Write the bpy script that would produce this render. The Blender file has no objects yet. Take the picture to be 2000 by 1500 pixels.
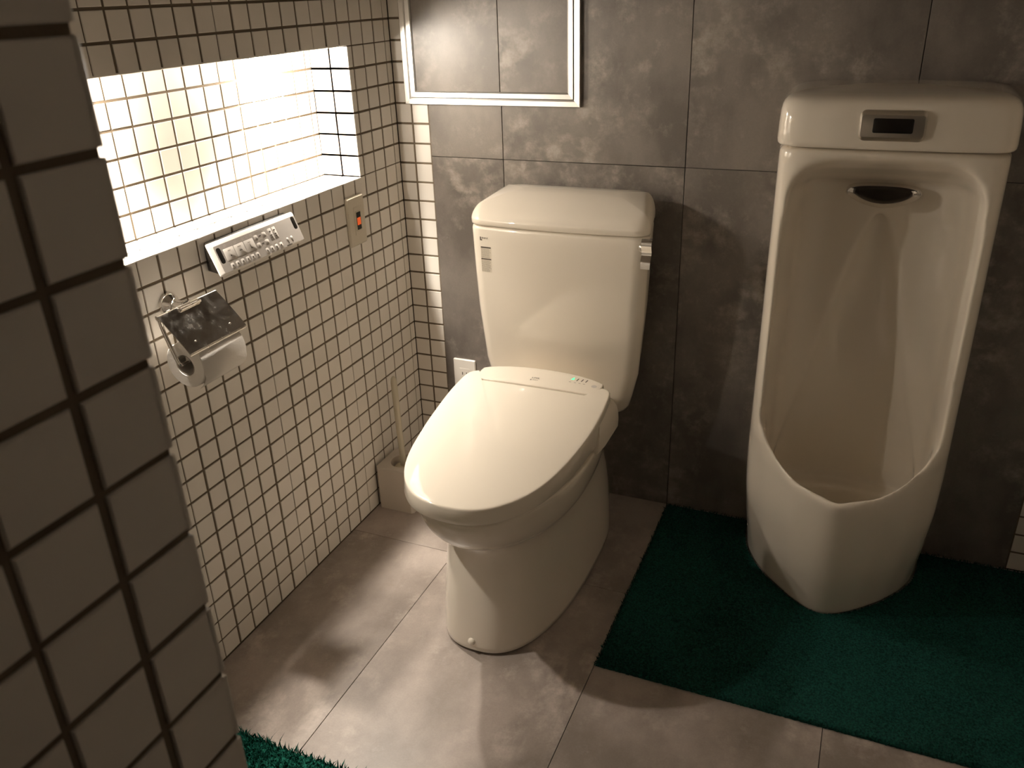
import bpy, bmesh, math, random
import numpy as np
from mathutils import Vector, Matrix
from mathutils.bvhtree import BVHTree
random.seed(7)
rng = np.random.default_rng(7)
PI = math.pi
scene = bpy.context.scene
COL = scene.collection

# ------------------------------------------------------------------ camera
CAM = Vector((1.16617, -1.97535, 1.31025))
FWD = Vector((-0.36360, 0.82886, -0.42523))
RGT = Vector((0.92116, 0.38783, -0.03170))
F_PX = 1649.46
cd = bpy.data.cameras.new('camera')
cd.sensor_fit = 'HORIZONTAL'; cd.sensor_width = 36.0
cd.lens = 36.0 * F_PX / 2000.0
cd.clip_start = 0.02
cd.dof.use_dof = True; cd.dof.focus_distance = 1.75; cd.dof.aperture_fstop = 14.0   # phone lens: the near wall end is a little soft
cam = bpy.data.objects.new('camera', cd); COL.objects.link(cam)
f = FWD.normalized(); r = (RGT - f * RGT.dot(f)).normalized(); u = r.cross(f)
cam.matrix_world = Matrix(((r.x, u.x, -f.x, CAM.x), (r.y, u.y, -f.y, CAM.y), (r.z, u.z, -f.z, CAM.z), (0, 0, 0, 1)))
scene.camera = cam

# ------------------------------------------------------------------ world, lights, exposure
W = bpy.data.worlds.new('world'); scene.world = W; W.use_nodes = True
W.node_tree.nodes['Background'].inputs[0].default_value = (1.0, 0.85, 0.68, 1)
W.node_tree.nodes['Background'].inputs[1].default_value = 0.01
scene.view_settings.view_transform = 'Standard'
scene.view_settings.look = 'None'
scene.view_settings.exposure = 0.33
scene.view_settings.gamma = 1.0
scene.view_settings.use_curve_mapping = False
scene.cycles.max_bounces = 10
scene.cycles.diffuse_bounces = 6
scene.cycles.glossy_bounces = 5
scene.cycles.sample_clamp_indirect = 6.0
WARM = (1.0, 0.905, 0.785)
def lamp(name, kind, loc, energy, color=WARM, radius=0.02, aim=None, size=0.1, spot=None, blend=0.5):
    d = bpy.data.lights.new(name, kind); d.energy = energy; d.color = color
    if kind == 'AREA': d.shape = 'DISK'; d.size = size
    else: d.shadow_soft_size = radius
    if kind == 'SPOT': d.spot_size = spot; d.spot_blend = blend
    o = bpy.data.objects.new(name, d); COL.objects.link(o); o.location = loc
    if aim is not None:
        o.rotation_euler = (Vector(aim) - Vector(loc)).to_track_quat('-Z', 'Y').to_euler()
    return o
# two small halogen downlights under the ceiling of the lit niche: wide dim spill and a bright beam
for ly in (-0.385, -0.955):
    lamp('niche_light', 'POINT', (-0.052, ly, 1.180), 5.8, radius=0.014)
    lamp('niche_beam', 'SPOT', (-0.052, ly, 1.182), 16.0, radius=0.014, aim=(-0.052, ly, 0), spot=math.radians(104), blend=0.75)
    lamp('niche_added_wash', 'SPOT', (-0.060, ly, 1.182), 22.0 if ly > -.5 else 9.0, radius=0.012, aim=(-0.103, ly, 0.98), spot=math.radians(100), blend=0.8)  # extra spot added to whiten the niche back, not a separate fitting
# very dim fill added high in the room; no lamp is visible there
lamp('ceiling_fill', 'AREA', (1.30, -1.30, 2.27), 0.06, size=0.16, aim=(1.30, -1.30, 0))

# ------------------------------------------------------------------ materials
def new_mat(name):
    m = bpy.data.materials.new(name); m.use_nodes = True
    nt = m.node_tree; b = nt.nodes['Principled BSDF']
    return m, nt, b
def plain(name, col, rough=0.5, metal=0.0, coat=0.0, ior=1.5, vary=0.0, bump=0.0, bscale=200):
    m, nt, b = new_mat(name)
    b.inputs['Base Color'].default_value = (*col, 1); b.inputs['Roughness'].default_value = rough
    b.inputs['Metallic'].default_value = metal; b.inputs['IOR'].default_value = ior
    b.inputs['Coat Weight'].default_value = coat; b.inputs['Coat Roughness'].default_value = 0.03
    if vary:
        oi = nt.nodes.new('ShaderNodeObjectInfo'); mr = nt.nodes.new('ShaderNodeMapRange')
        mr.inputs['To Min'].default_value = 1 - vary; mr.inputs['To Max'].default_value = 1 + vary
        mx = nt.nodes.new('ShaderNodeVectorMath'); mx.operation = 'SCALE'; mx.inputs[0].default_value = col
        nt.links.new(oi.outputs['Random'], mr.inputs['Value']); nt.links.new(mr.outputs[0], mx.inputs['Scale'])
        nt.links.new(mx.outputs[0], b.inputs['Base Color'])
    if bump:
        n = nt.nodes.new('ShaderNodeTexNoise'); n.inputs['Scale'].default_value = bscale
        bp = nt.nodes.new('ShaderNodeBump'); bp.inputs['Strength'].default_value = bump; bp.inputs['Distance'].default_value = 0.001
        tc = nt.nodes.new('ShaderNodeTexCoord'); nt.links.new(tc.outputs['Object'], n.inputs['Vector'])
        nt.links.new(n.outputs['Fac'], bp.inputs['Height']); nt.links.new(bp.outputs[0], b.inputs['Normal'])
    return m
def concrete(name, dark, mid, light, stretch, rough=0.42):
    """mottled concrete-look sheet: soft clouds plus brushed pale scuffs, offset per piece"""
    m, nt, b = new_mat(name); N = nt.nodes; L = nt.links
    tc = N.new('ShaderNodeTexCoord'); oi = N.new('ShaderNodeObjectInfo')
    geo = N.new('ShaderNodeNewGeometry')
    off = N.new('ShaderNodeMath'); off.operation = 'MULTIPLY'; off.inputs[1].default_value = 37.0
    L.new(oi.outputs['Random'], off.inputs[0])
    add = N.new('ShaderNodeVectorMath'); add.operation = 'ADD'
    L.new(geo.outputs['Position'], add.inputs[0]); L.new(off.outputs[0], add.inputs[1])
    def noise(scale, detail, rgh, vec, st=None):
        n = N.new('ShaderNodeTexNoise'); n.inputs['Scale'].default_value = scale
        n.inputs['Detail'].default_value = detail; n.inputs['Roughness'].default_value = rgh
        if st:
            mp = N.new('ShaderNodeMapping'); mp.inputs['Scale'].default_value = st
            L.new(vec, mp.inputs['Vector']); L.new(mp.outputs[0], n.inputs['Vector'])
        else: L.new(vec, n.inputs['Vector'])
        return n.outputs['Fac']
    def ramp(fac, p0, p1, c0=(0, 0, 0, 1), c1=(1, 1, 1, 1)):
        rp = N.new('ShaderNodeValToRGB'); e = rp.color_ramp.elements
        e[0].position = p0; e[1].position = p1; e[0].color = c0; e[1].color = c1
        L.new(fac, rp.inputs['Fac']); return rp.outputs['Color']
    v = add.outputs[0]
    base = ramp(noise(4.6, 8, 0.60, v, stretch[0]), 0.40, 0.60, (*dark, 1), (*mid, 1))
    mask = ramp(noise(3.4, 10, 0.74, v, stretch[1]), 0.48, 0.62)
    streak = ramp(noise(22.0, 4, 0.6, v, stretch[2]), 0.42, 0.62)
    mul = N.new('ShaderNodeMath'); mul.operation = 'MULTIPLY'
    L.new(mask, mul.inputs[0]); L.new(streak, mul.inputs[1])
    mx = N.new('ShaderNodeMix'); mx.data_type = 'RGBA'
    L.new(mul.outputs[0], mx.inputs['Factor']); L.new(base, mx.inputs['A']); mx.inputs['B'].default_value = (*light, 1)
    fine = ramp(noise(260, 2, 0.5, v), 0.2, 0.8, (.93, .93, .93, 1), (1.05, 1.05, 1.05, 1))
    m2 = N.new('ShaderNodeMix'); m2.data_type = 'RGBA'; m2.blend_type = 'MULTIPLY'; m2.inputs['Factor'].default_value = 1
    L.new(mx.outputs['Result'], m2.inputs['A']); L.new(fine, m2.inputs['B'])
    L.new(m2.outputs['Result'], b.inputs['Base Color'])
    b.inputs['Roughness'].default_value = rough
    return m
M = {}
M['tile'] = plain('tile_glaze', (0.80, 0.755, 0.69), 0.38, vary=0.03, bump=0.06, bscale=60)
M['grout'] = plain('grout', (0.155, 0.118, 0.078), 0.9, bump=0.4, bscale=500)
M['wall_panel'] = concrete('wall_panel', (0.122, 0.107, 0.094), (0.195, 0.172, 0.151), (0.33, 0.294, 0.258),
                           [(1.4, 1.4, .9), (1.1, 1.1, 1.0), (1.0, 1.0, 1.15)], 0.4)
M['floor_tile'] = concrete('floor_tile', (0.262, 0.222, 0.194), (0.41, 0.352, 0.314), (0.55, 0.48, 0.43),
                           [(1, .8, 1), (1, 1, 1), (1, .6, 1)], 0.36)
M['joint'] = plain('joint', (0.035, 0.028, 0.02), 0.9)
M['ceramic'] = plain('ceramic', (0.80, 0.735, 0.635), 0.05, coat=0.5)
M['ceramic_old'] = plain('ceramic_aged', (0.80, 0.735, 0.635), 0.07, coat=0.5)
M['plastic'] = plain('seat_plastic', (0.86, 0.79, 0.68), 0.06, coat=0.2)
M['plastic_gray'] = plain('gray_plastic', (0.42, 0.40, 0.37), 0.35)
M['chrome'] = plain('chrome', (0.82, 0.80, 0.77), 0.07, 1.0)
M['alu'] = plain('aluminium', (0.60, 0.58, 0.545), 0.42, 1.0)
M['plate'] = plain('brushed_plate', (0.55, 0.51, 0.45), 0.36, 1.0)
M['white'] = plain('white_plastic', (0.80, 0.76, 0.70), 0.3)
M['remote_face'] = plain('remote_silver', (0.55, 0.51, 0.47), 0.35, 0.25)
M['button'] = plain('remote_button', (0.59, 0.55, 0.505), 0.35)
M['black'] = plain('black_plastic', (0.012, 0.010, 0.008), 0.25)
M['ink'] = plain('printed_ink', (0.07, 0.055, 0.04), 0.6)
M['ink_pale'] = plain('printed_gray_ink', (0.36, 0.32, 0.26), 0.6)
M['paper_label'] = plain('sticker_paper', (0.66, 0.60, 0.50), 0.45)
M['ivory'] = plain('ivory_plate', (0.66, 0.60, 0.49), 0.35)
M['paper'] = plain('toilet_paper', (0.84, 0.80, 0.75), 0.95, bump=0.3, bscale=300)
M['core'] = plain('paper_core', (0.42, 0.38, 0.33), 0.9)
M['cream'] = plain('cream_plastic', (0.58, 0.53, 0.41), 0.35)
M['holder_box'] = plain('holder_white', (0.62, 0.56, 0.49), 0.5)
M['plaster'] = plain('plaster', (0.55, 0.5, 0.44), 0.8)
def emis(name, col, s):
    m, nt, b = new_mat(name); b.inputs['Base Color'].default_value = (*col, 1)
    b.inputs['Emission Color'].default_value = (*col, 1); b.inputs['Emission Strength'].default_value = s
    return m
M['neon'] = emis('neon_orange', (0.85, 0.12, 0.02), 0.35)
M['led'] = emis('green_led', (0.08, 0.95, 0.42), 0.9)
def steel_scratched():
    m, nt, b = new_mat('worn_steel'); N = nt.nodes; L = nt.links
    b.inputs['Metallic'].default_value = 1; b.inputs['Base Color'].default_value = (.62, .59, .55, 1)
    geo = N.new('ShaderNodeNewGeometry')
    n = N.new('ShaderNodeTexNoise'); n.inputs['Scale'].default_value = 45; n.inputs['Detail'].default_value = 8; n.inputs['Roughness'].default_value = .7
    L.new(geo.outputs['Position'], n.inputs['Vector'])
    rp = N.new('ShaderNodeValToRGB'); rp.color_ramp.elements[0].position = .35; rp.color_ramp.elements[1].position = .7
    rp.color_ramp.elements[0].color = (.06, .06, .06, 1); rp.color_ramp.elements[1].color = (.34, .34, .34, 1)
    L.new(n.outputs['Fac'], rp.inputs['Fac']); L.new(rp.outputs['Color'], b.inputs['Roughness'])
    return m
M['steel'] = steel_scratched()
def pile_mat(name, c0, c1):
    m, nt, b = new_mat(name); N = nt.nodes; L = nt.links
    geo = N.new('ShaderNodeNewGeometry'); n = N.new('ShaderNodeTexNoise')
    n.inputs['Scale'].default_value = 260; n.inputs['Detail'].default_value = 3
    L.new(geo.outputs['Position'], n.inputs['Vector'])
    rp = N.new('ShaderNodeValToRGB'); rp.color_ramp.elements[0].position = .35; rp.color_ramp.elements[1].position = .65
    rp.color_ramp.elements[0].color = (*c0, 1); rp.color_ramp.elements[1].color = (*c1, 1)
    L.new(n.outputs['Fac'], rp.inputs['Fac']); L.new(rp.outputs['Color'], b.inputs['Base Color'])
    b.inputs['Roughness'].default_value = 0.9; b.inputs['Specular IOR Level'].default_value = 0.15
    return m
M['pile'] = pile_mat('green_pile', (0.003, 0.026, 0.020), (0.009, 0.072, 0.055))
M['pile_shag'] = pile_mat('green_shag', (0.002, 0.045, 0.032), (0.012, 0.14, 0.095))

# ------------------------------------------------------------------ helpers
def link(name, me, mat=None, parent=None, smooth=False, sharp=None):
    if mat is not None and not me.materials: me.materials.append(M[mat])
    if smooth:
        me.polygons.foreach_set('use_smooth', [True] * len(me.polygons))
        if sharp: me.set_sharp_from_angle(angle=math.radians(sharp))
    o = bpy.data.objects.new(name, me); COL.objects.link(o)
    if parent is not None: o.parent = parent
    return o
def mesh(name, v, fs):
    me = bpy.data.meshes.new(name); me.from_pydata([tuple(p) for p in v], [], [tuple(q) for q in fs]); me.update(); return me
def from_bm(name, bm, recalc=True):
    if recalc: bmesh.ops.recalc_face_normals(bm, faces=bm.faces[:])
    me = bpy.data.meshes.new(name); bm.to_mesh(me); bm.free(); return me
def empty(name, label, cat, loc=(0, 0, 0), group=None):
    o = bpy.data.objects.new(name, None); COL.objects.link(o); o.location = loc
    o['label'] = label; o['category'] = cat
    if group: o['group'] = group
    o.empty_display_size = 0.05
    bpy.context.view_layer.update()
    return o
def kid(o, parent):
    """parent keeping the world-space geometry (parents are unrotated empties)"""
    o.parent = parent
    o.matrix_parent_inverse = Matrix.Translation(-Vector(parent.location))
    return o
def sub(o, parent):
    '''sub-part: its part has an identity world matrix, so no inverse is needed'''
    o.parent = parent; o.matrix_parent_inverse = Matrix.Identity(4); return o
def box_bm(bm, x0, x1, y0, y1, z0, z1, bev=0.0, seg=2):
    r_ = bmesh.ops.create_cube(bm, size=1.0)
    for v in r_['verts']:
        v.co.x = (x0 + x1) / 2 + v.co.x * (x1 - x0); v.co.y = (y0 + y1) / 2 + v.co.y * (y1 - y0); v.co.z = (z0 + z1) / 2 + v.co.z * (z1 - z0)
    if bev:
        es = list({e for v in r_['verts'] for e in v.link_edges})
        bmesh.ops.bevel(bm, geom=es, offset=bev, segments=seg, profile=0.5, affect='EDGES')
def boxm(name, x0, x1, y0, y1, z0, z1, mat, parent=None, bev=0.0, seg=2):
    bm = bmesh.new(); box_bm(bm, x0, x1, y0, y1, z0, z1, bev, seg)
    o = link(name, from_bm(name, bm), mat, None, smooth=bev > 0, sharp=40)
    if parent is not None: kid(o, parent)
    return o
def loft(name, rings, cap0=True, cap1=True, closed=True):
    n = len(rings[0]); v = [p for rg in rings for p in rg]; fs = []
    for i in range(len(rings) - 1):
        for j in range(n if closed else n - 1):
            k = (j + 1) % n; fs.append((i * n + j, i * n + k, (i + 1) * n + k, (i + 1) * n + j))
    if cap0: fs.append(tuple(range(n))[::-1])
    if cap1: fs.append(tuple((len(rings) - 1) * n + j for j in range(n)))
    me = mesh(name, v, fs); bm = bmesh.new(); bm.from_mesh(me); bpy.data.meshes.remove(me)
    return from_bm(name, bm)
def tube(name, pts, rad, n=12, caps=True):
    pts = [Vector(p) for p in pts]; rings = []; prev = None
    for i, p in enumerate(pts):
        t = (pts[min(i + 1, len(pts) - 1)] - pts[max(i - 1, 0)]).normalized()
        if prev is None:
            a = Vector((0, 0, 1)) if abs(t.z) < 0.9 else Vector((1, 0, 0)); x = t.cross(a).normalized()
        else: x = (prev - t * prev.dot(t)).normalized()
        prev = x; y = t.cross(x); rr = rad[i] if isinstance(rad, (list, tuple)) else rad
        rings.append([p + x * (rr * math.cos(2 * PI * k / n)) + y * (rr * math.sin(2 * PI * k / n)) for k in range(n)])
    return loft(name, rings, caps, caps)
def lathe(name, prof, origin, axis, n=32, closed=False):
    """prof: (radius, along-axis)"""
    ax = Vector(axis).normalized(); a = Vector((0, 0, 1)) if abs(ax.z) < .9 else Vector((1, 0, 0))
    x = ax.cross(a).normalized(); y = ax.cross(x); o = Vector(origin)
    rings = [[o + ax * h + x * (r_ * math.cos(2 * PI * k / n)) + y * (r_ * math.sin(2 * PI * k / n)) for k in range(n)] for r_, h in prof]
    if closed: rings.append(rings[0])
    me = loft(name, rings, not closed, not closed)
    if closed:
        bm = bmesh.new(); bm.from_mesh(me); bmesh.ops.remove_doubles(bm, verts=bm.verts[:], dist=1e-6); me2 = from_bm(name, bm); return me2
    return me
def spline(pts, n):
    """catmull-rom through 3D points"""
    P = [Vector(p) for p in pts]; P = [P[0] * 2 - P[1]] + P + [P[-1] * 2 - P[-2]]; out = []
    for i in range(1, len(P) - 2):
        for k in range(n):
            t = k / n; a, b, c, d = P[i - 1:i + 3]
            out.append(0.5 * ((2 * b) + (c - a) * t + (2 * a - 5 * b + 4 * c - d) * t * t + (-a + 3 * b - 3 * c + d) * t ** 3))
    out.append(P[-2]); return out
def evaluated(o):
    dg = bpy.context.evaluated_depsgraph_get(); return bpy.data.meshes.new_from_object(o.evaluated_get(dg))
def text_mesh(txt, size, bold=0.0, font_shear=0.0, align='LEFT', xscale=1.0):
    c = bpy.data.curves.new('text', 'FONT'); c.body = txt; c.size = size; c.offset = bold; c.shear = font_shear; c.align_x = align
    c.resolution_u = 2
    o = bpy.data.objects.new('text', c); COL.objects.link(o); me = evaluated(o)
    bpy.data.objects.remove(o); bpy.data.curves.remove(c)
    for v in me.vertices: v.co.x *= xscale
    return me
def project(vs, bvh, direction, lift):
    out = []
    for p in vs:
        h = bvh.ray_cast(Vector(p) - Vector(direction) * 0.3, Vector(direction))
        out.append((h[0] - Vector(direction) * lift) if h[0] is not None else Vector(p))
    return out
def bvh_of(o):
    bm = bmesh.new(); bm.from_mesh(o.data); b_ = BVHTree.FromBMesh(bm); bm.free(); return b_

# ------------------------------------------------------------------ tiled walls
ROOM_X, HALL_Y, CEIL = 1.68, -2.75, 2.30
P_ = 0.05; TS = 0.0452; REC = 0.0020
def tile_mesh(w, h):
    c = 0.0009; t = 0.0035; a, b = w / 2, h / 2
    v = [(-a, -b, -t), (a, -b, -t), (a, b, -t), (-a, b, -t), (-a, -b, -c), (a, -b, -c), (a, b, -c), (-a, b, -c),
         (-a + c, -b + c, 0), (a - c, -b + c, 0), (a - c, b - c, 0), (-a + c, b - c, 0)]
    fs = [(8, 9, 10, 11)]
    for i in range(4):
        j = (i + 1) % 4; fs += [(i, j, 4 + j, 4 + i), (4 + i, 4 + j, 8 + j, 8 + i)]
    me = mesh('tile', v, fs); me.materials.append(M['tile'])
    return me
TM = {}
def tmesh(w, h):
    k = (round(w, 4), round(h, 4))
    if k not in TM: TM[k] = tile_mesh(w, h)
    return TM[k]
def frame_mat(o, ux, uy):
    ux = Vector(ux); uy = Vector(uy); n = ux.cross(uy)
    return Matrix(((ux.x, uy.x, n.x, o[0]), (ux.y, uy.y, n.y, o[1]), (ux.z, uy.z, n.z, o[2]), (0, 0, 0, 1)))
def pix_area(c, n):
    d = Vector(c) - CAM; z = d.dot(f)
    if z < .05: return 0
    px = 1000 + F_PX * d.dot(r) / z; py = 750 - F_PX * d.dot(u) / z
    if px < -40 or px > 2040 or py < -40 or py > 1540: return 0
    cs = -Vector(n).dot(d) / d.length
    return 0 if cs <= 0 else cs / d.length_squared
def put_tiles(parent, tiles, limit=300, visible=None):
    """tiles: (center, ux, uy, w, h); the largest in view as parts, the rest one stuff part"""
    sc = []
    for t in tiles:
        n = Vector(t[1]).cross(Vector(t[2])); a = pix_area(t[0], n)
        if visible and not visible(t[0]): a = 0
        sc.append(a)
    order = sorted(range(len(tiles)), key=lambda i: -sc[i])
    single = [i for i in order[:limit] if sc[i] > 0]; rest = [i for i in order if i not in set(single)]
    for i in sorted(single):
        c, ux, uy, w, h = tiles[i]
        o = bpy.data.objects.new('tile', tmesh(w, h)); COL.objects.link(o)
        j = Vector(ux) * random.gauss(0, .00022) + Vector(uy) * random.gauss(0, .00022)
        m = frame_mat(Vector(c) + j, ux, uy) @ Matrix.Rotation(random.gauss(0, .0022), 4, 'Z') @ Matrix.Rotation(random.gauss(0, .0025), 4, 'X') @ Matrix.Rotation(random.gauss(0, .0025), 4, 'Y')
        o.parent = parent; o.matrix_world = m
    if rest:
        v = []; fs = []
        for i in rest:
            c, ux, uy, w, h = tiles[i]; me = tmesh(w, h); m = frame_mat(c, ux, uy); b0 = len(v)
            v += [m @ q.co for q in me.vertices]; fs += [tuple(b0 + k for k in p.vertices) for p in me.polygons]
        o = link('tile_field', mesh('tile_field', v, fs), 'tile', parent); o['kind'] = 'stuff'
def struct(name, bm, mat):
    o = link(name, from_bm(name, bm), mat); o['kind'] = 'structure'; return o
ROWS = [(0.025 + 0.05 * i) for i in range(46)]          # tile centre heights

# left wall with the lit niche
NY0, NY1, NZ0, NZ1, ND = -1.1475, -0.1975, 0.9, 1.2, 0.105
bm = bmesh.new()
g = -REC
box_bm(bm, -.30, g, HALL_Y, 0.0, -.02, NZ0 - REC)
box_bm(bm, -.30, g, HALL_Y, 0.0, NZ1 + REC, CEIL)
box_bm(bm, -.30, g, NY1 + REC, 0.0, NZ0 - REC, NZ1 + REC)
box_bm(bm, -.30, g, HALL_Y, NY0 - REC, NZ0 - REC, NZ1 + REC)
wall_left = struct('wall_left', bm, 'grout')
wall_left['label'] = 'left wall of small white tiles around the glowing niche'
LX = (0, -1, 0); LZ = (0, 0, 1)
def lx_cols():
    cols = [(-0.0005 - 0.0221 / 2 - .0005, 0.0215)]           # half tile in the corner
    for k in range(0, 54):
        a = -(0.0254 + 0.05 * k)                             # groove k
        c = a - 0.025
        if k % 6 == 0: c += 0.0011
        if (k + 1) % 6 == 0: c -= 0.0011
        cols.append((c, TS))
    return cols
tl = []
# ux x uy must point to +x : ux = -y? (-y) x z = -x ; so use ux=+y
UY = (0, 1, 0)
for c, w in lx_cols():
    for z in ROWS:
        y0, y1 = c - w / 2, c + w / 2
        if NZ0 < z < NZ1 and y1 > NY0 and y0 < NY1:
            if y1 > NY1 + .006:                              # cut tile beside the niche
                tl.append(((0, (y1 + NY1) / 2, z), UY, LZ, y1 - NY1, TS))
            elif y0 < NY0 - .006:
                tl.append(((0, (y0 + NY0) / 2, z), UY, LZ, NY0 - y0, TS))
            continue
        h = TS; zc = z
        if abs(z - (NZ1 + .025)) < .001: h = TS + .0024; zc = z - .0012
        if abs(z - (NZ0 - .025)) < .001: h = TS + .0024; zc = z + .0012
        tl.append(((0, c, zc), UY, LZ, w, h))
put_tiles(wall_left, tl, 300, lambda c: c[1] > -0.99 and c[2] < 1.34)
# niche lining
bm = bmesh.new()
box_bm(bm, -.30, -ND - REC, NY0 - .02, NY1 + .02, NZ0 - .03, NZ1 + .03)
box_bm(bm, -ND - .01, -.0021, NY0, NY1, NZ0 - .02, NZ0 - REC)
box_bm(bm, -ND - .01, -.0021, NY0, NY1, NZ1 + REC, NZ1 + .02)
box_bm(bm, -ND - .01, -.0021, NY1 + REC, NY1 + .02, NZ0 - .02, NZ1 + .02)
box_bm(bm, -ND - .01, -.0021, NY0 - .02, NY0 - REC, NZ0 - .02, NZ1 + .02)
niche = link('niche_lining', from_bm('niche_lining', bm), 'grout', wall_left)
tl = []
zr = [0.925 + .05 * i for i in range(6)]
cols = [((NY1 - .218) / 2 + .0008, .0178)]; k = 0
while True:
    c = -0.243 - .05 * k
    if c < NY0 + .02: break
    cols.append((c, TS)); k += 1
cols.append((NY0 + .012, .018))
for c, w in cols:
    for z in zr: tl.append(((-ND, c, z), UY, LZ, w, TS))
    for xx in (-.026, -.0775):
        ww = .0488 if xx > -.05 else .0516
        xx2 = -.0246 if xx > -.05 else -.0792
        tl.append(((xx2, c, NZ0), (1, 0, 0), (0, 1, 0), ww, w))
        tl.append(((xx2, c, NZ1), (0, 1, 0), (1, 0, 0), w, ww))
for z in zr:
    for xx, ww in ((-.0246, .0488), (-.0792, .0516)):
        tl.append(((xx, NY1, z), (1, 0, 0), (0, 0, 1), ww, TS))
        tl.append(((xx, NY0, z), (-1, 0, 0), (0, 0, 1), ww, TS))
put_tiles(niche, tl, 300, lambda c: c[1] > -0.99 and c[2] < 1.199)

# back wall
bm = bmesh.new(); box_bm(bm, -.30, ROOM_X + .15, REC, .15, -.02, CEIL)
wall_back = struct('wall_back', bm, 'joint')
wall_back['label'] = 'back wall of mottled gray panels with white tile strips at its ends'
o = boxm('grout_strip', 0, .0955, REC - .0004, .01, 0, CEIL, 'grout', wall_back)
o = boxm('grout_strip', 1.583, ROOM_X, REC - .0004, .01, 0, CEIL, 'grout', wall_back)
tl = []
for z in ROWS:
    tl.append(((.0222, 0, z), (1, 0, 0), (0, 0, 1), .0420, TS))
    tl.append(((.0708, 0, z), (1, 0, 0), (0, 0, 1), .0448, TS))
    tl.append(((1.6085, 0, z), (1, 0, 0), (0, 0, 1), TS, TS))
    tl.append(((1.6565, 0, z), (1, 0, 0), (0, 0, 1), .0420, TS))
put_tiles(wall_back, tl, 300, lambda c: c[2] < 1.36 and c[0] < 1.64)
PX = [.0955, .298, .756, 1.2185, 1.583]; PZ = [0.0, .9195, 1.83, CEIL]
def slab(name, x0, x1, y0, y1, z0, z1, mat, parent, bev=.0006):
    return boxm(name, x0, x1, y0, y1, z0, z1, mat, parent, bev=bev, seg=1)
for i in range(4):
    for j in range(3):
        slab('panel', PX[i] + .0008, PX[i + 1] - .0008, -.0012, .003, PZ[j] + (.0007 if j else 0), PZ[j + 1] - .0007, 'wall_panel', wall_back)

# foreground front wall (wing) : face x = .853, end y = -1.696
WX, WY = .853, -1.696
bm = bmesh.new(); box_bm(bm, 0.0, WX - REC, -1.99, WY - REC, -.02, CEIL)
wall_front = struct('wall_front', bm, 'grout')
wall_front['label'] = 'dark foreground end of the white tiled front wall at left edge'
tl = []
for z in ROWS:
    zz = z + .0005
    for k in range(6):
        c = WY - .0223 - .0005 - .0498 * k - (.0005 if k else 0)
        tl.append(((WX, c, zz), (0, 1, 0), (0, 0, 1), .0440 if k == 0 else TS, TS))
    for k in range(17):
        tl.append(((WX - .0223 - .05 * k, WY, zz), (-1, 0, 0), (0, 0, 1), TS, TS))
put_tiles(wall_front, tl, 300, lambda c: c[0] > WX - .001 and c[2] < 1.40)

# right wall, hall walls, ceiling
bm = bmesh.new(); box_bm(bm, ROOM_X + REC, ROOM_X + .15, HALL_Y, .0, -.02, CEIL)
wall_right = struct('wall_right', bm, 'grout')
slab('panel', ROOM_X - .001, ROOM_X + .004, HALL_Y, -1.2035, 0, CEIL, 'wall_panel', wall_right)  # dark panel put on this unseen stretch to cut bounce onto wall_front
tl = [((ROOM_X, -.026 - .05 * k, z), (0, -1, 0), (0, 0, 1), TS, TS) for k in range(24) for z in ROWS]
put_tiles(wall_right, tl, 0)
bm = bmesh.new(); box_bm(bm, 0, ROOM_X, HALL_Y - .1, HALL_Y, -.02, CEIL); struct('wall_rear', bm, 'wall_panel')
bm = bmesh.new(); box_bm(bm, -.3, ROOM_X + .15, HALL_Y - .1, .15, CEIL, CEIL + .08); struct('ceiling', bm, 'plaster')

# floor
bm = bmesh.new(); box_bm(bm, -.3, ROOM_X + .15, HALL_Y - .1, .15, -.06, -.0022)
floor = struct('floor', bm, 'joint')
floor['label'] = 'floor of large mottled gray tiles with thin dark joints'
FX = [0.0, .301, .757, 1.218, ROOM_X]; FY = [0.0, -.4105, -1.32, -2.23, HALL_Y]
for i in range(4):
    for j in range(4):
        slab('floor_tile', FX[i] + .0006, FX[i + 1] - .0006, FY[j + 1] + .0006, FY[j] - .0006, -.006, 0, 'floor_tile', floor)

# ------------------------------------------------------------------ access hatch in the back wall
hatch = empty('access_hatch', 'square aluminium-framed access hatch with gray panels, high on back wall', 'hatch', (.27, 0, 1.05))
def ring_frame(x0, x1, z0, z1, w, ya, yb, slope, mat, parent, name='frame_rail'):
    """four mitred rails; ya front of outer edge, inner edge recessed by slope"""
    co = [(x0, z0), (x1, z0), (x1, z1), (x0, z1)]; ci = [(x0 + w, z0 + w), (x1 - w, z0 + w), (x1 - w, z1 - w), (x0 + w, z1 - w)]
    for k in range(4):
        a, b = co[k], co[(k + 1) % 4]; c, d = ci[(k + 1) % 4], ci[k]
        def mid(p, q, t): return (p[0] + (q[0] - p[0]) * t, p[1] + (q[1] - p[1]) * t)
        pr = [(0, ya + .0012), (.08, ya), (.78, ya + slope * .5), (1.0, ya + slope)]
        v = []; fs = []
        for t, y in pr:
            p, q = mid(a, d, t), mid(b, c, t); v += [(p[0], y, p[1]), (q[0], y, q[1])]
        v += [(d[0], yb, d[1]), (c[0], yb, c[1]), (a[0], yb, a[1]), (b[0], yb, b[1])]
        for i in range(5): fs.append((2 * i, 2 * i + 1, 2 * i + 3, 2 * i + 2))
        fs.append((10, 11, 1, 0)); fs.append((0, 2, 4, 6, 8, 10)); fs.append((1, 3, 5, 7, 9, 11))
        bm = bmesh.new(); me = mesh(name, v, fs); bm.from_mesh(me); bpy.data.meshes.remove(me)
        kid(link(name, from_bm(name, bm), mat), parent)
ring_frame(.037, .5035, 1.0495, 1.516, .0155, -.013, -.0013, .003, 'alu', hatch)
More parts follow.
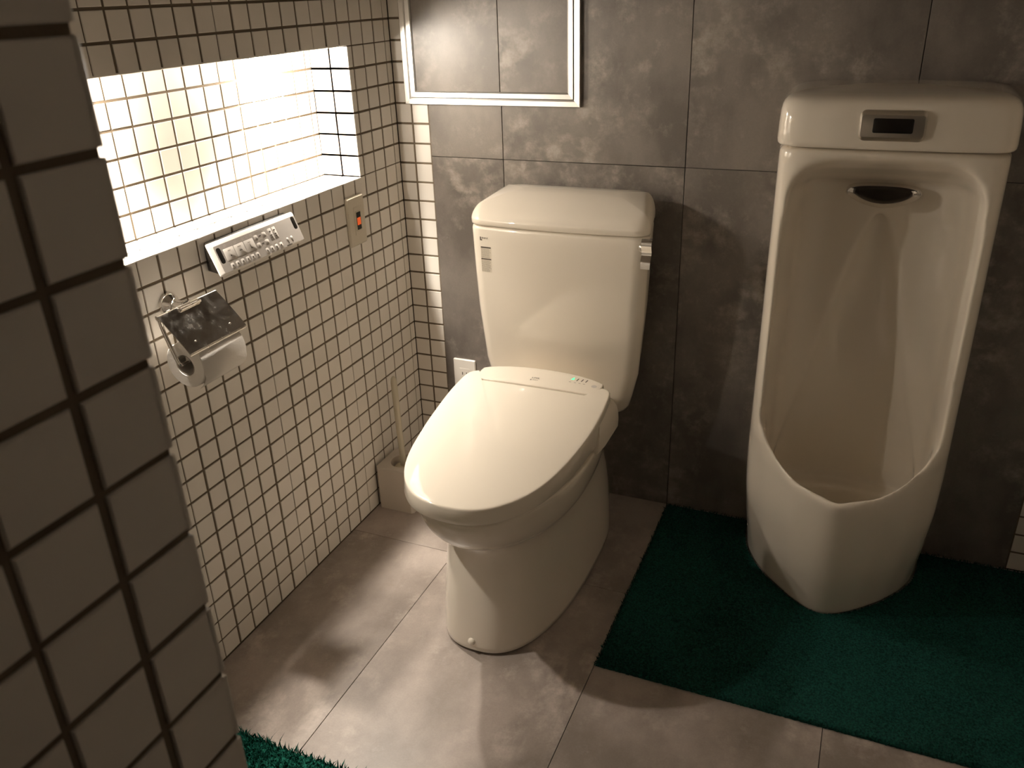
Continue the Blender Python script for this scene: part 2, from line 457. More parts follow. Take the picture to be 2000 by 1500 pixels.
ring_frame(.0537, .4868, 1.0662, 1.4993, .0148, -.0125, -.0013, .004, 'alu', hatch, 'door_rail')
boxm('backing', .04, .50, -.0030, -.0013, 1.055, 1.51, 'joint', hatch)
slab('door_panel', .068, .2970, -.0065, -.0031, 1.080, 1.486, 'wall_panel', hatch)
slab('door_panel', .2985, .4725, -.0065, -.0031, 1.080, 1.486, 'wall_panel', hatch)

# ------------------------------------------------------------------ toilet
TC = 0.512
toilet = empty('toilet', 'ivory ceramic toilet with closed electronic bidet lid and rounded cistern, between tiled wall and urinal', 'toilet', (TC, -.4, 0))
def egg(z, yf, yb, yw, hw, nf=2.0, nb=4.0, n=72, cx=TC):
    out = []
    for k in range(n):
        a = 2 * PI * k / n; c, s = math.cos(a), math.sin(a)     # s>0 : back
        e = nb if s > 0 else nf
        x = hw * math.copysign(abs(c) ** (2 / e), c); y = (yb - yw) * abs(s) ** (2 / e) if s > 0 else (yf - yw) * abs(s) ** (2 / e)
        out.append(Vector((cx + x, yw + y, z)))
    return out
def smooth_sections(keys, zs):
    """keys: rows (z, params...), monotone interpolation"""
    K = np.array(keys, float); out = []
    for z in zs:
        out.append([z] + [float(np.interp(z, K[:, 0], K[:, i])) for i in range(1, K.shape[1])])
    return out
# z, yfront, yback, ywide, halfwidth, nf, nb
keys = [(0.000, -.716, -.06, -.33, .150, 2.6, 3), (.004, -.718, -.06, -.33, .152, 2.6, 3), (.03, -.717, -.06, -.33, .1515, 2.6, 3),
        (.10, -.711, -.06, -.33, .148, 2.55, 3), (.18, -.700, -.06, -.34, .143, 2.5, 2.8), (.235, -.694, -.07, -.37, .138, 2.4, 2.5),
        (.262, -.698, -.07, -.40, .138, 2.3, 2.3), (.277, -.710, -.08, -.43, .142, 2.2, 2.2), (.290, -.733, -.08, -.46, .149, 2.1, 2.1),
        (.304, -.757, -.08, -.48, .160, 2.05, 2.1), (.325, -.777, -.08, -.49, .168, 2.05, 2.1), (.350, -.792, -.08, -.49, .173, 2.05, 2.2),
        (.378, -.800, -.08, -.49, .176, 2.05, 2.4), (.392, -.800, -.08, -.49, .175, 2.05, 2.4), (.398, -.793, -.085, -.49, .169, 2.05, 2.4)]
rings = [egg(*s, cx=TC - .009 * (1 - min(1, s[0] / .30) ** 3)) for s in smooth_sections(keys, [q[0] for q in keys])]
o = link('bowl', loft('bowl', rings), 'ceramic', smooth=True, sharp=60); kid(o, toilet); bowl_bvh = bvh_of(o)
md = o.modifiers.new('s', 'SUBSURF'); md.levels = 1; md.render_levels = 1

# lid and device plan (closed outline with a notch for the control strip)
def top_z(x, y):
    return float(np.interp(y, [-.84, -.72, -.60, -.50, -.42, -.36, -.28], [.4400, .4475, .4565, .4675, .4795, .4880, .4920])) - .10 * (x - TC) ** 2
half = [(0, -.8165), (.022, -.8155), (.044, -.8115), (.066, -.8035), (.086, -.791), (.104, -.774), (.120, -.754), (.134, -.731), (.146, -.704), (.156, -.672), (.1645, -.634), (.171, -.594),
        (.1765, -.552), (.1805, -.505), (.1825, -.460), (.1825, -.420), (.1808, -.385), (.1785, -.360)]
half = [(p.x, p.y) for p in spline([(a, b, 0) for a, b in half], 3)]
corner = [(.1765, -.3455), (.1735, -.336), (.168, -.3290), (.161, -.3250), (.1545, -.3235)]
notch = [(.1535, -.3265), (.1535, -.3440), (.1528, -.3560), (.1500, -.3625), (.1440, -.3655), (.1330, -.3662), (.08, -.3665), (0, -.3668)]
hp = half + corner + notch
ol = [(TC + x, y) for x, y in hp] + [(TC - x, y) for x, y in hp[::-1][1:-1]]
ctr = Vector((TC, -.58, 0))
def lid_ring(s, dz, drop=None):
    rg = []
    for x, y in ol:
        p = Vector((x, y, 0)); q = ctr + (p - ctr) * s
        rg.append(Vector((q.x, q.y, (top_z(q.x, q.y) + dz) if drop is None else drop)))
    return rg
def lid_bottom(y): return float(np.interp(y, [-.83, -.60, -.40, -.3], [.4075, .412, .425, .440]))
def flare(x, y, k):
    w = min(1, max(0, (-.33 - y) / .1)); return (TC + (x - TC) * (1 + (k - 1) * w), -.58 + (y + .58) * (1 + (k - 1) * w))
rg0 = [Vector((*flare(x, y, 1.004), lid_bottom(y))) for x, y in ol]
rg1 = [Vector((*flare(x, y, 1.014), lid_bottom(y) + .003)) for x, y in ol]
rings = [rg0, rg1, lid_ring(1.0, -.0060), lid_ring(.9985, -.0030), lid_ring(.994, -.0010), lid_ring(.987, -.0002), lid_ring(.97, 0.0002), lid_ring(.93, .0006), lid_ring(.85, .0012),
         lid_ring(.7, .002), lid_ring(.5, .003), lid_ring(.25, .004), lid_ring(.05, .0042)]
o = link('seat_lid', loft('seat_lid', rings), 'plastic', smooth=True, sharp=50); kid(o, toilet); lid_obj = o
# seat ring under the lid
sk = [(.398, -.806, -.28, -.50, .178, 2.1, 6), (.400, -.809, -.28, -.50, .181, 2.1, 6), (.4035, -.809, -.28, -.50, .181, 2.1, 6), (.4065, -.806, -.28, -.50, .178, 2.1, 6)]
o = link('seat', loft('seat', [egg(*s) for s in sk]), 'plastic', smooth=True, sharp=50); kid(o, toilet)
# bidet body behind the lid, with side cheeks
def body_ring(z, hw, yb, rr, yf):
    out = [Vector((TC - hw + .004, yf, z)), Vector((TC + hw - .004, yf, z)), Vector((TC + hw, yf + .04, z)), Vector((TC + hw, -.37, z))]
    for k in range(9):
        a = (PI / 2) * k / 8
        out.append(Vector((TC + hw - rr + rr * math.cos(a), -.318 - rr * .5 + rr * .5 * math.sin(a), z)))
    for k in range(1, 16):
        t = 1 - 2 * k / 16
        out.append(Vector((TC + (hw - rr) * t, yb - (yb + .318) * t * t, z)))
    for k in range(8, -1, -1):
        a = (PI / 2) * k / 8
        out.append(Vector((TC - hw + rr - rr * math.cos(a), -.318 - rr * .5 + rr * .5 * math.sin(a), z)))
    out += [Vector((TC - hw, -.37, z)), Vector((TC - hw, yf + .04, z))]
    return out
rings = [body_ring(.3985, .186, -.268, .03, -.47), body_ring(.402, .192, -.266, .03, -.47), body_ring(.420, .193, -.266, .03, -.47), body_ring(.440, .1925, -.267, .035, -.46),
         body_ring(.455, .189, -.268, .04, -.45), body_ring(.466, .181, -.270, .04, -.43), body_ring(.471, .166, -.274, .04, -.42)]
o = link('bidet_body', loft('bidet_body', rings), 'plastic', smooth=True, sharp=50); kid(o, toilet)
# control strip flush with the lid
hp = [(0, -.3640), (.08, -.3637), (.1325, -.3634), (.1425, -.3625), (.1475, -.3600), (.1500, -.3545), (.1508, -.3440), (.1508, -.3200), (.1498, -.3080), (.140, -.3020), (.118, -.2940), (.09, -.2870), (.06, -.2825), (.03, -.2805), (0, -.2800)]
so = [(TC + x, y) for x, y in hp] + [(TC - x, y) for x, y in hp[::-1][1:-1]]
c2 = Vector((TC, -.335, 0))
def sring(s, dz, z=None):
    rg = []
    for x, y in so:
        q = c2 + (Vector((x, y, 0)) - c2) * s; rg.append(Vector((q.x, q.y, top_z(q.x, q.y) + dz if z is None else z)))
    return rg
rings = [sring(.98, 0, .430), sring(1.0, -.012), sring(1.0, -.003), sring(.994, -.0010), sring(.98, -.0001), sring(.95, .0003), sring(.7, .0006), sring(.4, .001), sring(.05, .001)]
strip = link('control_strip', loft('control_strip', rings), 'plastic', smooth=True, sharp=50); kid(strip, toilet)
sb = bvh_of(strip)
def on_strip(name, me_v, fs, mat, lift=.0004):
    v = project(me_v, sb, (0, 0, -1), lift); return sub(link(name, mesh(name, v, fs), mat), strip)
def rect(cx_, cy_, w, h, ang=0.0, z=.6):
    c, s = math.cos(ang), math.sin(ang)
    return [Vector((cx_ + a * c - b * s, cy_ + a * s + b * c, z)) for a, b in ((-w / 2, -h / 2), (w / 2, -h / 2), (w / 2, h / 2), (-w / 2, h / 2))]
def strip_part(*a, **k):
    o = on_strip(*a, **k); return o
led_x = [.588, .600, .6110, .6215]
for i, x in enumerate(led_x):
    if i == 0: v = [Vector((x - .004, -.3115, .6)), Vector((x + .004, -.3115, .6)), Vector((x + .0015, -.299, .6))]; o = strip_part('indicator_lamp', v, [(0, 1, 2)], 'led'); o['label'] = 'glowing green indicator lamp'
    else: o = strip_part('indicator_lamp', rect(x, -.3085, .0024, .0125, -.15), [(0, 1, 2, 3)], 'ink')
    strip_part('printed_mark', rect(x - .002, -.3235, .0050, .0022), [(0, 1, 2, 3)], 'ink_pale')
n = 20; v = [Vector((.6445 + .0065 * math.cos(2 * PI * k / n), -.326 + .0065 * math.sin(2 * PI * k / n), .6)) for k in range(n)]
o = strip_part('round_button', v, [tuple(range(n))], 'button')
def strip_text(txt, x, y, size, bold, mat):
    me = text_mesh(txt, size, bold); v = [Vector((p.co.x + x, p.co.y + y, .6)) for p in me.vertices]
    strip_part('printed_logo', v, [tuple(p.vertices) for p in me.polygons], mat)
strip_text('LIXIL', .4955, -.3330, .0092, .0001, 'ink')
strip_text('L', .4955, -.3420, .0064, .0005, 'ink')
strip_text('INAX', .5005, -.3412, .0056, 0, 'ink')

# cistern
def tank_ring(z, hwf, hwb, yf, yb, rf, rb, n=9, cx=TC - .0055):
    """rounded trapezoid, front bowed"""
    out = []
    def arc(c_, rr, a0, a1, nn): 
        return [Vector((c_[0] + rr * math.cos(a0 + (a1 - a0) * k / nn), c_[1] + rr * math.sin(a0 + (a1 - a0) * k / nn), z)) for k in range(nn + 1)]
    ta = math.atan2(hwf - hwb, yb - yf)
    # right: back corner, front corner
    R = arc((cx + hwb - rb, yb - rb), rb, PI / 2, -ta, n) + arc((cx + hwf - rf, yf + rf), rf, -ta, -PI / 2, n)
    L = [Vector((2 * cx - p.x, p.y, z)) for p in R[::-1]]
    R = R + [Vector((cx + (hwf - rf) * t, yf - .010 * (1 - t * t), z)) for t in (.6, .2, -.2, -.6)]
    return R + L
def tank_w(z): return float(np.interp(z, [.345, .38, .46, .60, .80], [.166, .180, .1985, .2100, .2175])), float(np.interp(z, [.345, .38, .46, .60, .80], [.142, .154, .171, .182, .190]))
rings = []
for z, ins in ((.345, .020), (.349, .009), (.357, .003), (.37, 0), (.40, 0), (.43, 0), (.46, 0), (.53, 0), (.60, 0), (.70, 0), (.77, 0), (.794, 0), (.8005, .0015), (.8035, .005)):
    a, b = tank_w(z)
    yf = -.190 - .0155 * min(1, max(0, (z - .36) / .30)) + ins
    rings.append(tank_ring(z, a - ins, b - ins, yf, -.018 - ins, .034, .02))
tank = link('cistern', loft('cistern', rings), 'ceramic', smooth=True, sharp=60); kid(tank, toilet)
# cistern lid : low skirt in front, top rising to the back, steep sides
LB = [(p.x, p.y) for p in tank_ring(0, .2185, .1925, -.2075, -.0165, .036, .022)]
def lid_h(x, y):
    t = min(1, max(0, (y + .2075) / .190)); return .8275 + .0565 * (1 - (1 - t) ** 2.7) - .010 * max(0, t - .6) / .4 - .30 * (x - TC + .0055) ** 2 * (.3 + .7 * t)
def lring(d, g, z=None):
    """offset d inward, g: 0 at the skirt .. 1 on the crown"""
    rg = []; cx_, cy_ = TC - .0055, -.110
    for x, y in LB:
        sx = (x - cx_) / .2125; sy = (y - cy_) / .0955
        qx = cx_ + (x - cx_) * (1 - d / .2125); qy = cy_ + (y - cy_) * (1 - d / .0955)
        rg.append(Vector((qx, qy, z if z is not None else .8165 + (lid_h(qx, qy) - .8165) * g)))
    return rg
rings = [lring(.004, 0, .8045), lring(.0015, 0, .8055), lring(.0003, 0, .8085), lring(0, 0, .8165)]
for q in range(1, 9):
    a = (PI / 2) * q / 8; rings.append(lring(.021 * (1 - math.cos(a)), math.sin(a) ** 1.0))
for d in (.028, .038, .050, .065, .080, .092): rings.append(lring(d, 1))
o = link('cistern_lid', loft('cistern_lid', rings), 'ceramic', smooth=True, sharp=60); kid(o, toilet)
tb = bvh_of(tank)
def on_tank(name, v, fs, mat, lift=.0004, parent=None):
    v = project(v, tb, (0, 1, 0), lift); o = link(name, mesh(name, v, fs), mat); kid(o, toilet)
    if parent is not None: sub(o, parent)
    return o
def tank_text(txt, x, z, size, bold, mat='ink', xs=1.0, parent=None):
    me = text_mesh(txt, size, bold, xscale=xs)
    return on_tank('printed_logo', [Vector((p.co.x + x, -.35, p.co.y + z)) for p in me.vertices], [tuple(p.vertices) for p in me.polygons], mat, .0006, parent)
tank_text('L', .3200, .7700, .0105, .0008)
tank_text('INAX', .3250, .7730, .0070, .0)
def tank_patch(name, x0, x1, z0, z1, mat, lift, parent=None, nx=6):
    v = []; fs = []
    for i in range(nx + 1):
        x = x0 + (x1 - x0) * i / nx; v += [Vector((x, -.35, z0)), Vector((x, -.35, z1))]
    for i in range(nx): fs.append((2 * i, 2 * i + 2, 2 * i + 3, 2 * i + 1))
    return on_tank(name, v, fs, mat, lift, parent)
stk = tank_patch('sticker', .3210, .3485, .6920, .7545, 'paper_label', .0003); stk['label'] = 'small printed instruction sticker'
stxt = []
tank_patch('printed_bar', .3212, .3483, .7510, .7543, 'ink', .0005, stk)
tank_patch('printed_bar', .3212, .3483, .7228, .7256, 'ink', .0005, stk)
z = .7485
while z > .6935:
    if not (.7205 < z < .7275):
        x1 = .3480 - random.random() * .005; x = .3217
        while x < x1 - .001:
            w = random.uniform(.0015, .0045); tank_patch('printed_line', x, min(x + w, x1), z - .0006, z + .0006, 'ink_pale', .0005, stk, 2); x += w + .0007
    z -= .0026
# flush lever
lev = link('flush_lever', lathe('flush_lever', [(.0001, -.01), (.0135, -.01), (.0135, .008), (.0105, .017), (.008, .024), (.0001, .024)], (.7120, -.1930, .7800), (.60, -.80, 0), 28), 'chrome', smooth=True, sharp=40); kid(lev, toilet)
lev['label'] = 'chrome flush lever'
pf = [(-.210, .8000), (-.217, .7985), (-.2205, .7920), (-.2195, .7830), (-.2160, .7740), (-.2160, .7660), (-.2200, .7580), (-.2240, .7500), (-.2260, .7370)]
pf = [(p.y, p.z + .004) for p in spline([(0, a, b) for a, b in pf], 4)]
rings = []
for k in range(len(pf)):
    a, b = pf[k]; a0, b0 = pf[max(k - 1, 0)]; a1, b1 = pf[min(k + 1, len(pf) - 1)]
    t = Vector((a1 - a0, b1 - b0)).normalized(); nn = Vector((-t.y, t.x)) * .0022
    w = .0118 - .0012 * k / len(pf); cx_ = .7265
    rings.append([Vector((cx_ - w, a + nn.x, b + nn.y)), Vector((cx_ + w, a + nn.x, b + nn.y)), Vector((cx_ + w, a - nn.x, b - nn.y)), Vector((cx_ - w, a - nn.x, b - nn.y))])
o = link('lever_blade', loft('lever_blade', rings), 'chrome', smooth=True, sharp=40)
sub(o, lev)
# bolt cap on the foot
o = link('bolt_cap', lathe('bolt_cap', [(.0001, .0075), (.004, .007), (.0072, .0045), (.0085, .001), (.0085, -.01), (.0001, -.01)], tuple(bowl_bvh.ray_cast(Vector((.497, -1, .030)), Vector((0, 1, 0)))[0]), (-.08, -1, 0.05), 20), 'plastic', smooth=True, sharp=50); kid(o, toilet)

# ------------------------------------------------------------------ urinal
UC = 1.184
urinal = empty('urinal', 'tall ivory floor-standing urinal with sensor panel, standing on green mat', 'urinal', (UC, -.1, 0))
def poly_section(half, z, n=48):
    """half outline (x, D) from the wall to the front centre -> closed ring, resampled"""
    pts = [Vector((x, -d, 0)) for x, d in half]
    L_ = [0]
    for i in range(1, len(pts)): L_.append(L_[-1] + (pts[i] - pts[i - 1]).length)
    out = []
    for k in range(n):
        s = L_[-1] * k / (n - 1); i = max(j for j in range(len(L_)) if L_[j] <= s + 1e-9); i = min(i, len(pts) - 2)
        t = (s - L_[i]) / max(L_[i + 1] - L_[i], 1e-9); out.append(pts[i].lerp(pts[i + 1], t))
    for _ in range(2):
        q = out[:]
        for k in range(1, n - 1): q[k] = out[k] * .5 + (out[k - 1] + out[k + 1]) * .25
        out = q
    R = [Vector((UC + p.x, p.y, z)) for p in out]; Lh = [Vector((UC - p.x, p.y, z)) for p in out[::-1]]
    return R + Lh[(1 if abs(out[-1].x) < 1e-6 else 0):]
def lerp_keys(keys, z):
    for i in range(len(keys) - 1):
        z0, a = keys[i]; z1, b = keys[i + 1]
        if z0 <= z <= z1:
            t = (z - z0) / (z1 - z0); return [(p[0] + (q[0] - p[0]) * t, p[1] + (q[1] - p[1]) * t) for p, q in zip(a, b)]
    return keys[-1][1] if z > keys[-1][0] else keys[0][1]
UO = [(0.0, [(.200, -.0), (.200, .08), (.186, .14), (.163, .186), (.125, .238), (.070, .294), (.026, .324), (0, .331)]),
      (.12, [(.206, -.0), (.206, .09), (.201, .145), (.187, .190), (.142, .255), (.078, .320), (.026, .353), (0, .358)]),
      (.22, [(.211, -.0), (.211, .10), (.209, .155), (.200, .200), (.152, .262), (.086, .330), (.026, .367), (0, .373)]),
      (.325, [(.213, -.0), (.213, .10), (.211, .160), (.203, .205), (.156, .268), (.090, .338), (.026, .380), (0, .386)]),
      (.335, [(.213, -.0), (.213, .10), (.211, .160), (.203, .206), (.158, .268), (.100, .330), (.050, .366), (0, .366)]),
      (.360, [(.213, -.0), (.213, .10), (.211, .160), (.203, .210), (.170, .255), (.125, .302), (.080, .318), (0, .318)]),
      (.385, [(.212, -.0), (.212, .10), (.210, .160), (.203, .214), (.188, .240), (.165, .268), (.100, .272), (0, .272)]),
      (.420, [(.211, -.0), (.211, .10), (.209, .165), (.203, .215), (.190, .238), (.168, .252), (.100, .255), (0, .255)]),
      (1.02, [(.209, -.0), (.208, .10), (.205, .172), (.201, .218), (.191, .241), (.170, .252), (.100, .255), (0, .255)])]
zs = [0, .003, .03, .06, .09, .12, .15, .18, .21, .24, .27, .30, .318, .326, .333, .342, .352, .362, .374, .386, .40, .42, .46, .52, .6, .7, .8, .9, .97, 1.0, 1.0155]
outer = loft('u_outer', [poly_section(lerp_keys(UO, z), z) for z in zs])
closed_in = [(.168, .10), (.172, .15), (.160, .200), (.118, .262), (.062, .318), (.020, .350), (0, .354)]
UI = [(.10, [(0, .14), (.04, .142), (.06, .16), (.068, .20), (.055, .24), (.03, .262), (0, .268)]),
      (.14, [(0, .10), (.07, .105), (.10, .135), (.112, .19), (.085, .245), (.04, .290), (0, .302)]),
      (.22, [(0, .085), (.10, .092), (.14, .13), (.150, .19), (.110, .255), (.050, .315), (0, .332)]),
      (.31, [(0, .080), (.11, .086), (.158, .12), (.170, .195), (.128, .262), (.060, .326), (0, .356)]),
      (.372, [(0, .080), (.11, .085), (.160, .12), (.172, .205), (.150, .262), (.10, .36), (0, .42)]),
      (.44, [(0, .080), (.11, .084), (.160, .115), (.174, .205), (.184, .262), (.20, .42), (0, .45)]),
      (.85, [(0, .085), (.11, .088), (.152, .115), (.168, .200), (.180, .255), (.195, .42), (0, .45)]),
      (.93, [(0, .100), (.10, .105), (.142, .130), (.160, .200), (.175, .255), (.19, .42), (0, .45)]),
      (.955, [(0, .155), (.09, .160), (.128, .175), (.148, .210), (.165, .255), (.18, .42), (0, .45)]),
      (.975, [(0, .205), (.08, .208), (.120, .218), (.138, .234), (.152, .258), (.165, .42), (0, .45)]),
      (.992, [(0, .238), (.08, .240), (.105, .244), (.120, .251), (.132, .262), (.14, .42), (0, .45)]),
      (1.000, [(0, .250), (.07, .251), (.090, .254), (.100, .258), (.110, .264), (.12, .42), (0, .45)])]
def inner_sec(half, z):
    return poly_section(half, z)
zs = [.10, .115, .14, .18, .22, .265, .31, .34, .372, .40, .44, .55, .7, .85, .90, .93, .945, .955, .965, .975, .984, .992, 1.0]
def ring_fix(half, z):
    rg = poly_section(half, z); return rg[:-1] if (rg[0] - rg[-1]).length < 1e-6 else rg
inner = loft('u_inner', [ring_fix(lerp_keys(UI, z), z) for z in zs])
# deeper arched trough in the back of the bowl
def arch(z):
    t = max(0.0, min(1.0, (.86 - z) / .62)); w = .012 + .150 * t ** .72; dpt = .034 + .024 * min(1, t * 2)
    return [Vector((UC + w * math.cos(2 * PI * k / 40), -.112 + (dpt + .012) * math.sin(2 * PI * k / 40) * (1 if math.sin(2 * PI * k / 40) > 0 else 1.3), z)) for k in range(40)]
trough = loft('u_trough', [arch(z) for z in (.20, .23, .3, .4, .5, .6, .7, .78, .83, .86)])
oo = bpy.data.objects.new('tmp_outer', outer); oi_ = bpy.data.objects.new('tmp_inner', inner); ot = bpy.data.objects.new('tmp_trough', trough)
for q in (oo, oi_, ot): COL.objects.link(q)
for q in (oi_, ot):
    m_ = oo.modifiers.new('b', 'BOOLEAN'); m_.operation = 'DIFFERENCE'; m_.object = q; m_.solver = 'EXACT'
m_ = oo.modifiers.new('r', 'REMESH'); m_.mode = 'VOXEL'; m_.voxel_size = .0045
m_ = oo.modifiers.new('s', 'SMOOTH'); m_.factor = .5; m_.iterations = 34
body = evaluated(oo)
for q in (oo, oi_, ot): bpy.data.objects.remove(q)
for v in body.vertices:
    if v.co.y > -.001: v.co.y = -.001
    if v.co.z < .0: v.co.z = 0.0
o = link('body', body, 'ceramic_old', smooth=True); kid(o, urinal)
# top cover
UCAP = [(.213, 0), (.2125, .12), (.2095, .190), (.206, .224), (.1995, .243), (.187, .2535), (.165, .2585), (.100, .2625), (0, .264)]
def cap_ring(z, k, dd=0):
    return poly_section([(x * k, d * k if d else 0) for x, d in UCAP], z)
rings = [cap_ring(1.018, .975), cap_ring(1.0195, .990), cap_ring(1.023, .998), cap_ring(1.030, 1.0), cap_ring(1.060, .996), cap_ring(1.082, .990), cap_ring(1.092, .980), cap_ring(1.0985, .966), cap_ring(1.1035, .945),
         cap_ring(1.107, .915), cap_ring(1.1095, .87), cap_ring(1.112, .78), cap_ring(1.114, .6), cap_ring(1.115, .3)]
for rg in rings:
    for p in rg:
        if p.y > -.0015: p.y = -.0015
o = link('top_cover', loft('top_cover', rings), 'ceramic_old', smooth=True, sharp=60); kid(o, urinal)
# sensor panel
def rrect(cx_, cz, w, h, rr, y, n=5, skew=0):
    out = []
    for sx, sz, a0 in ((1, 1, 0), (-1, 1, PI / 2), (-1, -1, PI), (1, -1, 3 * PI / 2)):
        for k in range(n + 1):
            a = a0 + (PI / 2) * k / n; out.append(Vector((cx_ + sx * (w / 2 - rr) + rr * math.cos(a), y, cz + sz * (h / 2 - rr) + rr * math.sin(a))))
    return out
SX, SZ = 1.1800, 1.0625
rings = [rrect(SX, SZ, .112, .054, .011, -.250), rrect(SX, SZ, .112, .054, .011, -.2650), rrect(SX, SZ, .1105, .0525, .011, -.2662), rrect(SX, SZ, .1065, .0400, .006, -.2715), rrect(SX, SZ, .1055, .0390, .006, -.2718)]
o = link('sensor_plate', loft('sensor_plate', rings), 'plate', smooth=True, sharp=25); kid(o, urinal); o['label'] = 'brushed metal sensor plate'
rings = [rrect(SX + .001, SZ + .001, .067, .0255, .003, -.268), rrect(SX + .001, SZ + .001, .067, .0255, .003, -.2724), rrect(SX + .001, SZ + .001, .0655, .024, .003, -.2727)]
w_ = link('sensor_window', loft('sensor_window', rings), 'black', smooth=True, sharp=30); kid(w_, urinal); sub(w_, o); w_['label'] = 'black sensor window'
# spreader under the hood : half lens chrome
rings = []
SPX, SPZ = 1.1835, .917
for t, k in ((.0, .96), (.012, .98), (.026, 1.0), (.0335, 1.0), (.0355, .975), (.0350, .94), (.0325, .90), (.0320, .70), (.0320, .4), (.0320, .1)):
    rg = []
    n = 36
    for i in range(n):
        a = 2 * PI * i / n; x = .071 * k * math.copysign(abs(math.cos(a)) ** .75, math.cos(a))
        z = (.013 if math.sin(a) > 0 else .029) * k * math.copysign(abs(math.sin(a)) ** .9, math.sin(a))
        if z < 0: z *= (1 - .45 * (abs(x) / .071) ** 1.5)
        rg.append(Vector((SPX + x, -.098 - t + (z + .01) * .35, SPZ + z - .10 * t)))
    rings.append(rg)
o = link('spreader', loft('spreader', rings), 'chrome', smooth=True, sharp=60); kid(o, urinal); o['label'] = 'chrome water spreader'

# ------------------------------------------------------------------ mats
def inside_urinal(x, y, pad=.004):
    return False
base_poly = [(p.x, p.y) for p in poly_section([(a + .004 if a else 0, d + (.004 if d > 0 else 0)) for a, d in UO[0][1]], 0)]
bp = np.array(base_poly)
def in_poly(xs, ys):
    inside = np.zeros(xs.shape, bool); n = len(bp); j = n - 1
    for i in range(n):
        xi, yi = bp[i]; xj, yj = bp[j]
        c = ((yi > ys) != (yj > ys)) & (xs < (xj - xi) * (ys - yi) / (yj - yi + 1e-12) + xi)
        inside ^= c; j = i
    return inside
def hash_noise(x, y, s, seed):
    """smooth value noise on numpy arrays"""
    r2 = np.random.default_rng(seed); T = r2.random((64, 64)); X = x * s + 17; Y = y * s + 31
    xi = np.floor(X).astype(int); yi = np.floor(Y).astype(int); fx = X - xi; fy = Y - yi
    fx = fx * fx * (3 - 2 * fx); fy = fy * fy * (3 - 2 * fy)
    g_ = lambda a, b: T[a % 64, b % 64]
    return (g_(xi, yi) * (1 - fx) + g_(xi + 1, yi) * fx) * (1 - fy) + (g_(xi, yi + 1) * (1 - fx) + g_(xi + 1, yi + 1) * fx) * fy
def rug_base(name, x0, x1, y0, y1, h, step, mat, parent, hole, amp):
    nx = int((x1 - x0) / step) + 1; ny = int((y1 - y0) / step) + 1
    xs = np.linspace(x0, x1, nx); ys = np.linspace(y0, y1, ny); X, Y = np.meshgrid(xs, ys, indexing='ij')
    Z = h * .78 + amp * (hash_noise(X, Y, 9, 1) + .6 * hash_noise(X, Y, 25, 2)) + rng.random(X.shape) * h * .22
    ed = np.minimum(np.minimum(X - x0, x1 - X), np.minimum(Y - y0, y1 - Y))
    Z = Z * np.clip(.45 + ed / .012, 0, 1); 
    X = X + rng.normal(0, step * .2, X.shape); Y = Y + rng.normal(0, step * .2, Y.shape)
    idx = np.arange(nx * ny).reshape(nx, ny)
    q = np.stack([idx[:-1, :-1], idx[1:, :-1], idx[1:, 1:], idx[:-1, 1:]], -1).reshape(-1, 4)
    if hole:
        cx_ = (X[:-1, :-1] + X[1:, 1:]).ravel() / 2; cy_ = (Y[:-1, :-1] + Y[1:, 1:]).ravel() / 2
        q = q[~in_poly(cx_, cy_)]
    V = np.stack([X.ravel(), Y.ravel(), Z.ravel()], 1)
    # skirt to the floor
    rim = list(idx[:, 0]) + list(idx[-1, 1:]) + list(idx[-2::-1, -1]) + list(idx[0, -2:0:-1])
    low = V[rim].copy(); low[:, 2] = .0005; b0 = len(V); V = np.vstack([V, low]); m_ = len(rim)
    sk = [(rim[i], b0 + i, b0 + (i + 1) % m_, rim[(i + 1) % m_]) for i in range(m_)]
    me = bpy.data.meshes.new(name); fs = np.vstack([q, np.array(sk)])
    me.vertices.add(len(V)); me.vertices.foreach_set('co', V.astype(np.float32).ravel())
    me.loops.add(fs.size); me.loops.foreach_set('vertex_index', fs.ravel().astype(np.int32))
    me.polygons.add(len(fs)); me.polygons.foreach_set('loop_start', np.arange(0, fs.size, 4, dtype=np.int32))
    me.update(); me.validate(); o = link(name, me, mat); kid(o, parent); return o
